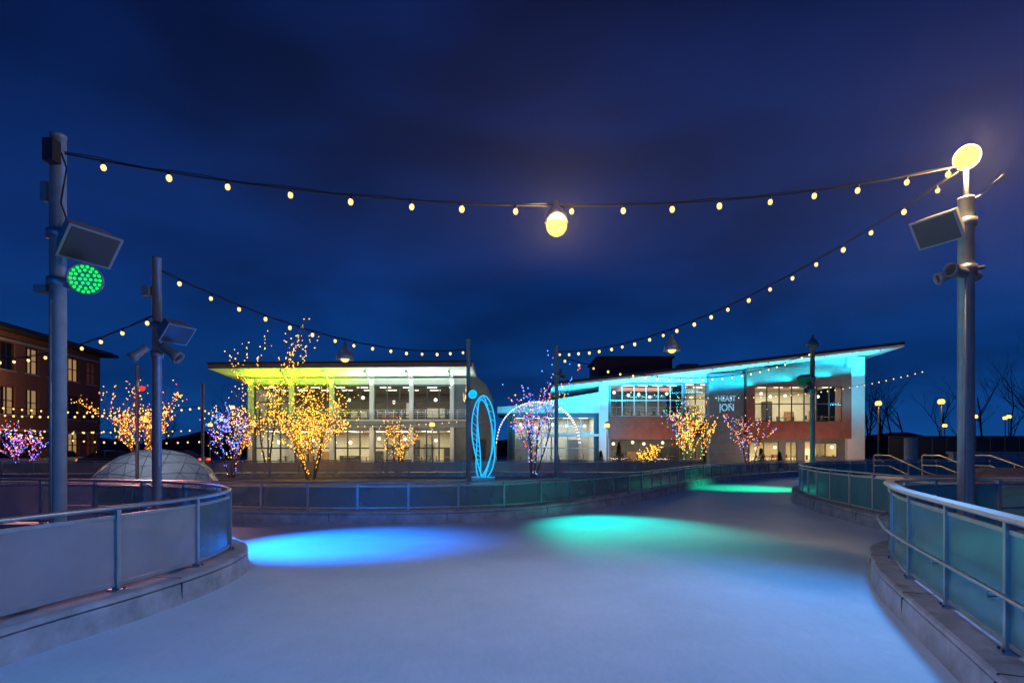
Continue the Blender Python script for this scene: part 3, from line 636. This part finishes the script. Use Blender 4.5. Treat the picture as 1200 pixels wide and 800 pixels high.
# ---------------------------------------------------------------- cars
def car(x,y,rot,col):
    e=empty('parked_car'); M=Matrix.Translation((x,y,.12))@Matrix.Rotation(rot,4,'Z'); mb=MB()
    PA=pm('car_paint',col,.25,.2,0,4,0,coat=1); GL=pm('car_glass',(.015,.018,.02),.05); TY=pm('tyre',(.02,.02,.02),.8); RIM=pm('rim',(.5,.5,.52),.3,.9)
    prof=[(-2.15,.32),(-1.75,.22),(1.75,.22),(2.2,.32),(2.25,.62),(2.0,.82),(1.1,.95),(-1.5,.98),(-2.1,.9),(-2.22,.6)]
    mb.prism(prof,-.88,.88,PA,M)
    b=[(1.15,.94),(.45,1.42),(-.85,1.46),(-1.75,.98)]
    vs=[(px,-.84 if z<1 else -.64,z) for px,z in b]+[(px,.84 if z<1 else .64,z) for px,z in b]
    mb.add(vs,[(0,1,2,3),(7,6,5,4),(0,4,5,1),(2,6,7,3)],GL,M); mb.add([(.47,-.65,1.425),(-.87,-.65,1.465),(-.87,.65,1.465),(.47,.65,1.425),(.4,-.6,1.47),(-.8,-.6,1.505),(-.8,.6,1.505),(.4,.6,1.47)],[(4,7,6,5),(0,1,5,4),(1,2,6,5),(2,3,7,6),(3,0,4,7)],PA,M)
    for px in (.45,-.2,-.86):
        for s in (-1,1): mb.tube([(px+ (.35 if px>0 else 0),s*.83,.96),(px,s*.64,1.45)],.03,PA,5,M)
    for wx in (-1.38,1.4):
        for s in (-1,1):
            W=M@Matrix.Translation((wx,s*.8,.31))@Matrix.Rotation(math.pi/2*s,4,'X')
            mb.lathe([(.0001,-.1),(.3,-.1),(.32,-.07),(.32,.08),(.3,.11),(.2,.11)],TY,W.copy(),20); mb.lathe([(.2,-.115),(.0001,-.13)],RIM,W.copy(),10)
    for s in (-1,1):
        mb.box((2.12,s*.72-.16,.6),(2.24,s*.72+.16,.74),FIX,M); mb.box((-2.24,s*.7-.16,.7),(-2.14,s*.7+.16,.84),TL['red'],M)
    mb.build('body',e,.02)
car(-36,40,.1,(.6,.62,.65)); car(-31,43.5,.05,(.03,.04,.07)); car(-27,45,3.2,(.3,.02,.02)); car(-37,46,1.2,(.25,.26,.28)); car(46,52,3.1,(.3,.3,.3))
# ---------------------------------------------------------------- right background furniture
mb=MB(); mb.lathe([(.3,0),(.3,2.3),(.27,2.36),(.0001,2.36)],CONC2,Matrix.Translation((21.4,30,0)),24); mb.build('concrete_column')
mb=MB(); mb.box((24.5,31,.05),(34,31.4,1.5),CONC); mb.box((24.4,30.95,1.5),(34.1,31.45,1.6),CONC2)
for k in range(6): mb.box((24.5+k*1.8,30.985,.1),(24.52+k*1.8,30.999,1.5),DARKM)
mb.build('concrete_wall')
mb=MB(); 
for k in range(30): mb.box((31+k*1.2,46,0),(32.16+k*1.2,46.06,2.7),DARKM)
mb.box((31,45.95,2.7),(67,46.1,2.8),DARKM); mb.build('dark_fence')
YR=pm('handrail_steel',(.5,.45,.34),.4,.3)
e=empty('concrete_steps'); mb=MB()
for k in range(5): mb.box((12.6,17.0+k*.36,.1),(16.2,17.36+k*.36,.26+.12*k),CONC2)
mb.box((12.6,18.8,.1),(19,22.5,.72),CONC); mb.build('treads',e)
for x in (12.7,14.4,16.1):
    e=empty('stair_handrail'); mb=MB()
    mb.tube([(x,16.7,.1),(x,16.7,.95),(x,16.8,1.0),(x,17.1,1.05),(x,18.8,1.55),(x+.02,19.6,1.55),(x+.02,19.65,1.5),(x+.02,19.65,.7)],.024,YR,8); mb.tube([(x,17.9,.5),(x,17.9,1.28)],.02,YR,8); mb.tube([(x,16.7,.65),(x,17.1,.7),(x,18.8,1.2),(x,19.65,1.2)],.016,YR,8); mb.build('rail',e)
ROCK=pm('boulder_stone',(.34,.27,.2),.85,0,.35,3,.6)
rnd=random.Random(4)
for (x,y,s,zb) in ((9.9,11.6,.6,.35),(10.5,12.3,.75,.5),(11.4,12.9,.7,.6),(9.5,12.4,.5,.3),(10.6,13.6,.6,.6),(11.9,13.6,.8,.55),(9.9,13.2,.45,.4),(12.4,14.4,.8,.6),(8.2,6.2,.4,.25),(11.2,14.8,.6,.5),(13,15.5,.7,.5)):
    bm=bmesh.new(); bmesh.ops.create_icosphere(bm,subdivisions=4,radius=s)
    off=Vector((rnd.uniform(0,50),0,0))
    for v in bm.verts:
        q=v.co/s; d=1+.35*noise.noise(q*1.2+off)+.12*noise.noise(q*3.5+off)+.05*noise.noise(q*9+off); v.co=Vector((v.co.x*d*1.25,v.co.y*d,v.co.z*d*.9))
        for pl in (Vector((.3,-.7,.6)),Vector((-.8,-.2,.5)),Vector((0,.1,1))):
            pl=pl.normalized(); k=v.co.dot(pl)-s*.72
            if k>0: v.co-=pl*k*.85
    me=bpy.data.meshes.new('boulder'); bm.to_mesh(me); bm.free(); me.materials.append(ROCK)
    o=bpy.data.objects.new('boulder',me); COL.objects.link(o); o.location=(x,y,zb+.1); o.rotation_euler=(0,0,rnd.uniform(0,6))
for (x,y) in ((-18,37),(-13,38.5),(-8,39),(4.2,38),(10,44.5)):
    e=empty('park_bench'); mb=MB()
    for k in range(4): mb.box((x-.9,y+k*.11,.5),(x+.9,y+k*.11+.09,.54),WOOD)
    for k in range(3): mb.box((x-.9,y+.46+k*.03,.62+k*.13),(x+.9,y+.49+k*.03,.72+k*.13),WOOD)
    for q in (-.8,.8): mb.box((x+q-.03,y,.1),(x+q+.03,y+.45,.5),DARKM); mb.box((x+q-.03,y+.44,.1),(x+q+.03,y+.5,1.0),DARKM)
    mb.build('seat_and_back',e)
# ---------------------------------------------------------------- world
w=bpy.data.worlds.new('World'); S.world=w; w.use_nodes=True; nt=w.node_tree; nt.nodes.clear()
out=nt.nodes.new('ShaderNodeOutputWorld'); bg=nt.nodes.new('ShaderNodeBackground'); tc=nt.nodes.new('ShaderNodeTexCoord'); sp=nt.nodes.new('ShaderNodeSeparateXYZ')
nt.links.new(tc.outputs['Generated'],sp.inputs[0])
cr=nt.nodes.new('ShaderNodeValToRGB'); nt.links.new(sp.outputs[2],cr.inputs['Fac']); E=cr.color_ramp.elements
E[0].position=0; E[0].color=(.005,.075,.31,1); E[1].position=1; E[1].color=(.0012,.012,.09,1)
x=E.new(.12); x.color=(.004,.052,.25,1); x=E.new(.3); x.color=(.0018,.028,.17,1); x=E.new(.55); x.color=(.0012,.013,.09,1)
mp=nt.nodes.new('ShaderNodeMapping'); mp.inputs['Scale'].default_value=(1.4,1.4,4.0); mp.inputs['Rotation'].default_value=(.1,.22,.3); nt.links.new(tc.outputs['Generated'],mp.inputs[0])
ns=nt.nodes.new('ShaderNodeTexNoise'); ns.inputs['Scale'].default_value=1.5; ns.inputs['Detail'].default_value=6; ns.inputs['Roughness'].default_value=.5; ns.inputs['Distortion'].default_value=.3; nt.links.new(mp.outputs[0],ns.inputs['Vector'])
r2=nt.nodes.new('ShaderNodeValToRGB'); r2.color_ramp.elements[0].position=.36; r2.color_ramp.elements[0].color=(1,1,1,1); r2.color_ramp.elements[1].position=.64; r2.color_ramp.elements[1].color=(.5,.47,.48,1)
nt.links.new(ns.outputs['Fac'],r2.inputs['Fac'])
mx=nt.nodes.new('ShaderNodeMix'); mx.data_type='RGBA'; mx.blend_type='MULTIPLY'; mx.inputs[0].default_value=1
nt.links.new(cr.outputs[0],mx.inputs[6]); nt.links.new(r2.outputs[0],mx.inputs[7])
sk=nt.nodes.new('ShaderNodeTexSky'); sk.sky_type='NISHITA'; sk.sun_disc=False; sk.sun_elevation=math.radians(-5); sk.sun_rotation=math.radians(200)
m3=nt.nodes.new('ShaderNodeMix'); m3.data_type='RGBA'; m3.blend_type='ADD'; m3.inputs[0].default_value=.02
nt.links.new(mx.outputs[2],m3.inputs[6]); nt.links.new(sk.outputs[0],m3.inputs[7]); nt.links.new(m3.outputs[2],bg.inputs['Color']); bg.inputs['Strength'].default_value=1.0
nt.links.new(bg.outputs[0],out.inputs[0])
# ---------------------------------------------------------------- camera
c=bpy.data.cameras.new('camera'); c.sensor_width=36; c.lens=19.65; c.shift_y=.104; c.clip_end=2000; c.clip_start=.05
o=bpy.data.objects.new('camera',c); COL.objects.link(o); o.location=(0,0,1.8); o.rotation_euler=(math.pi/2,0,0); S.camera=o
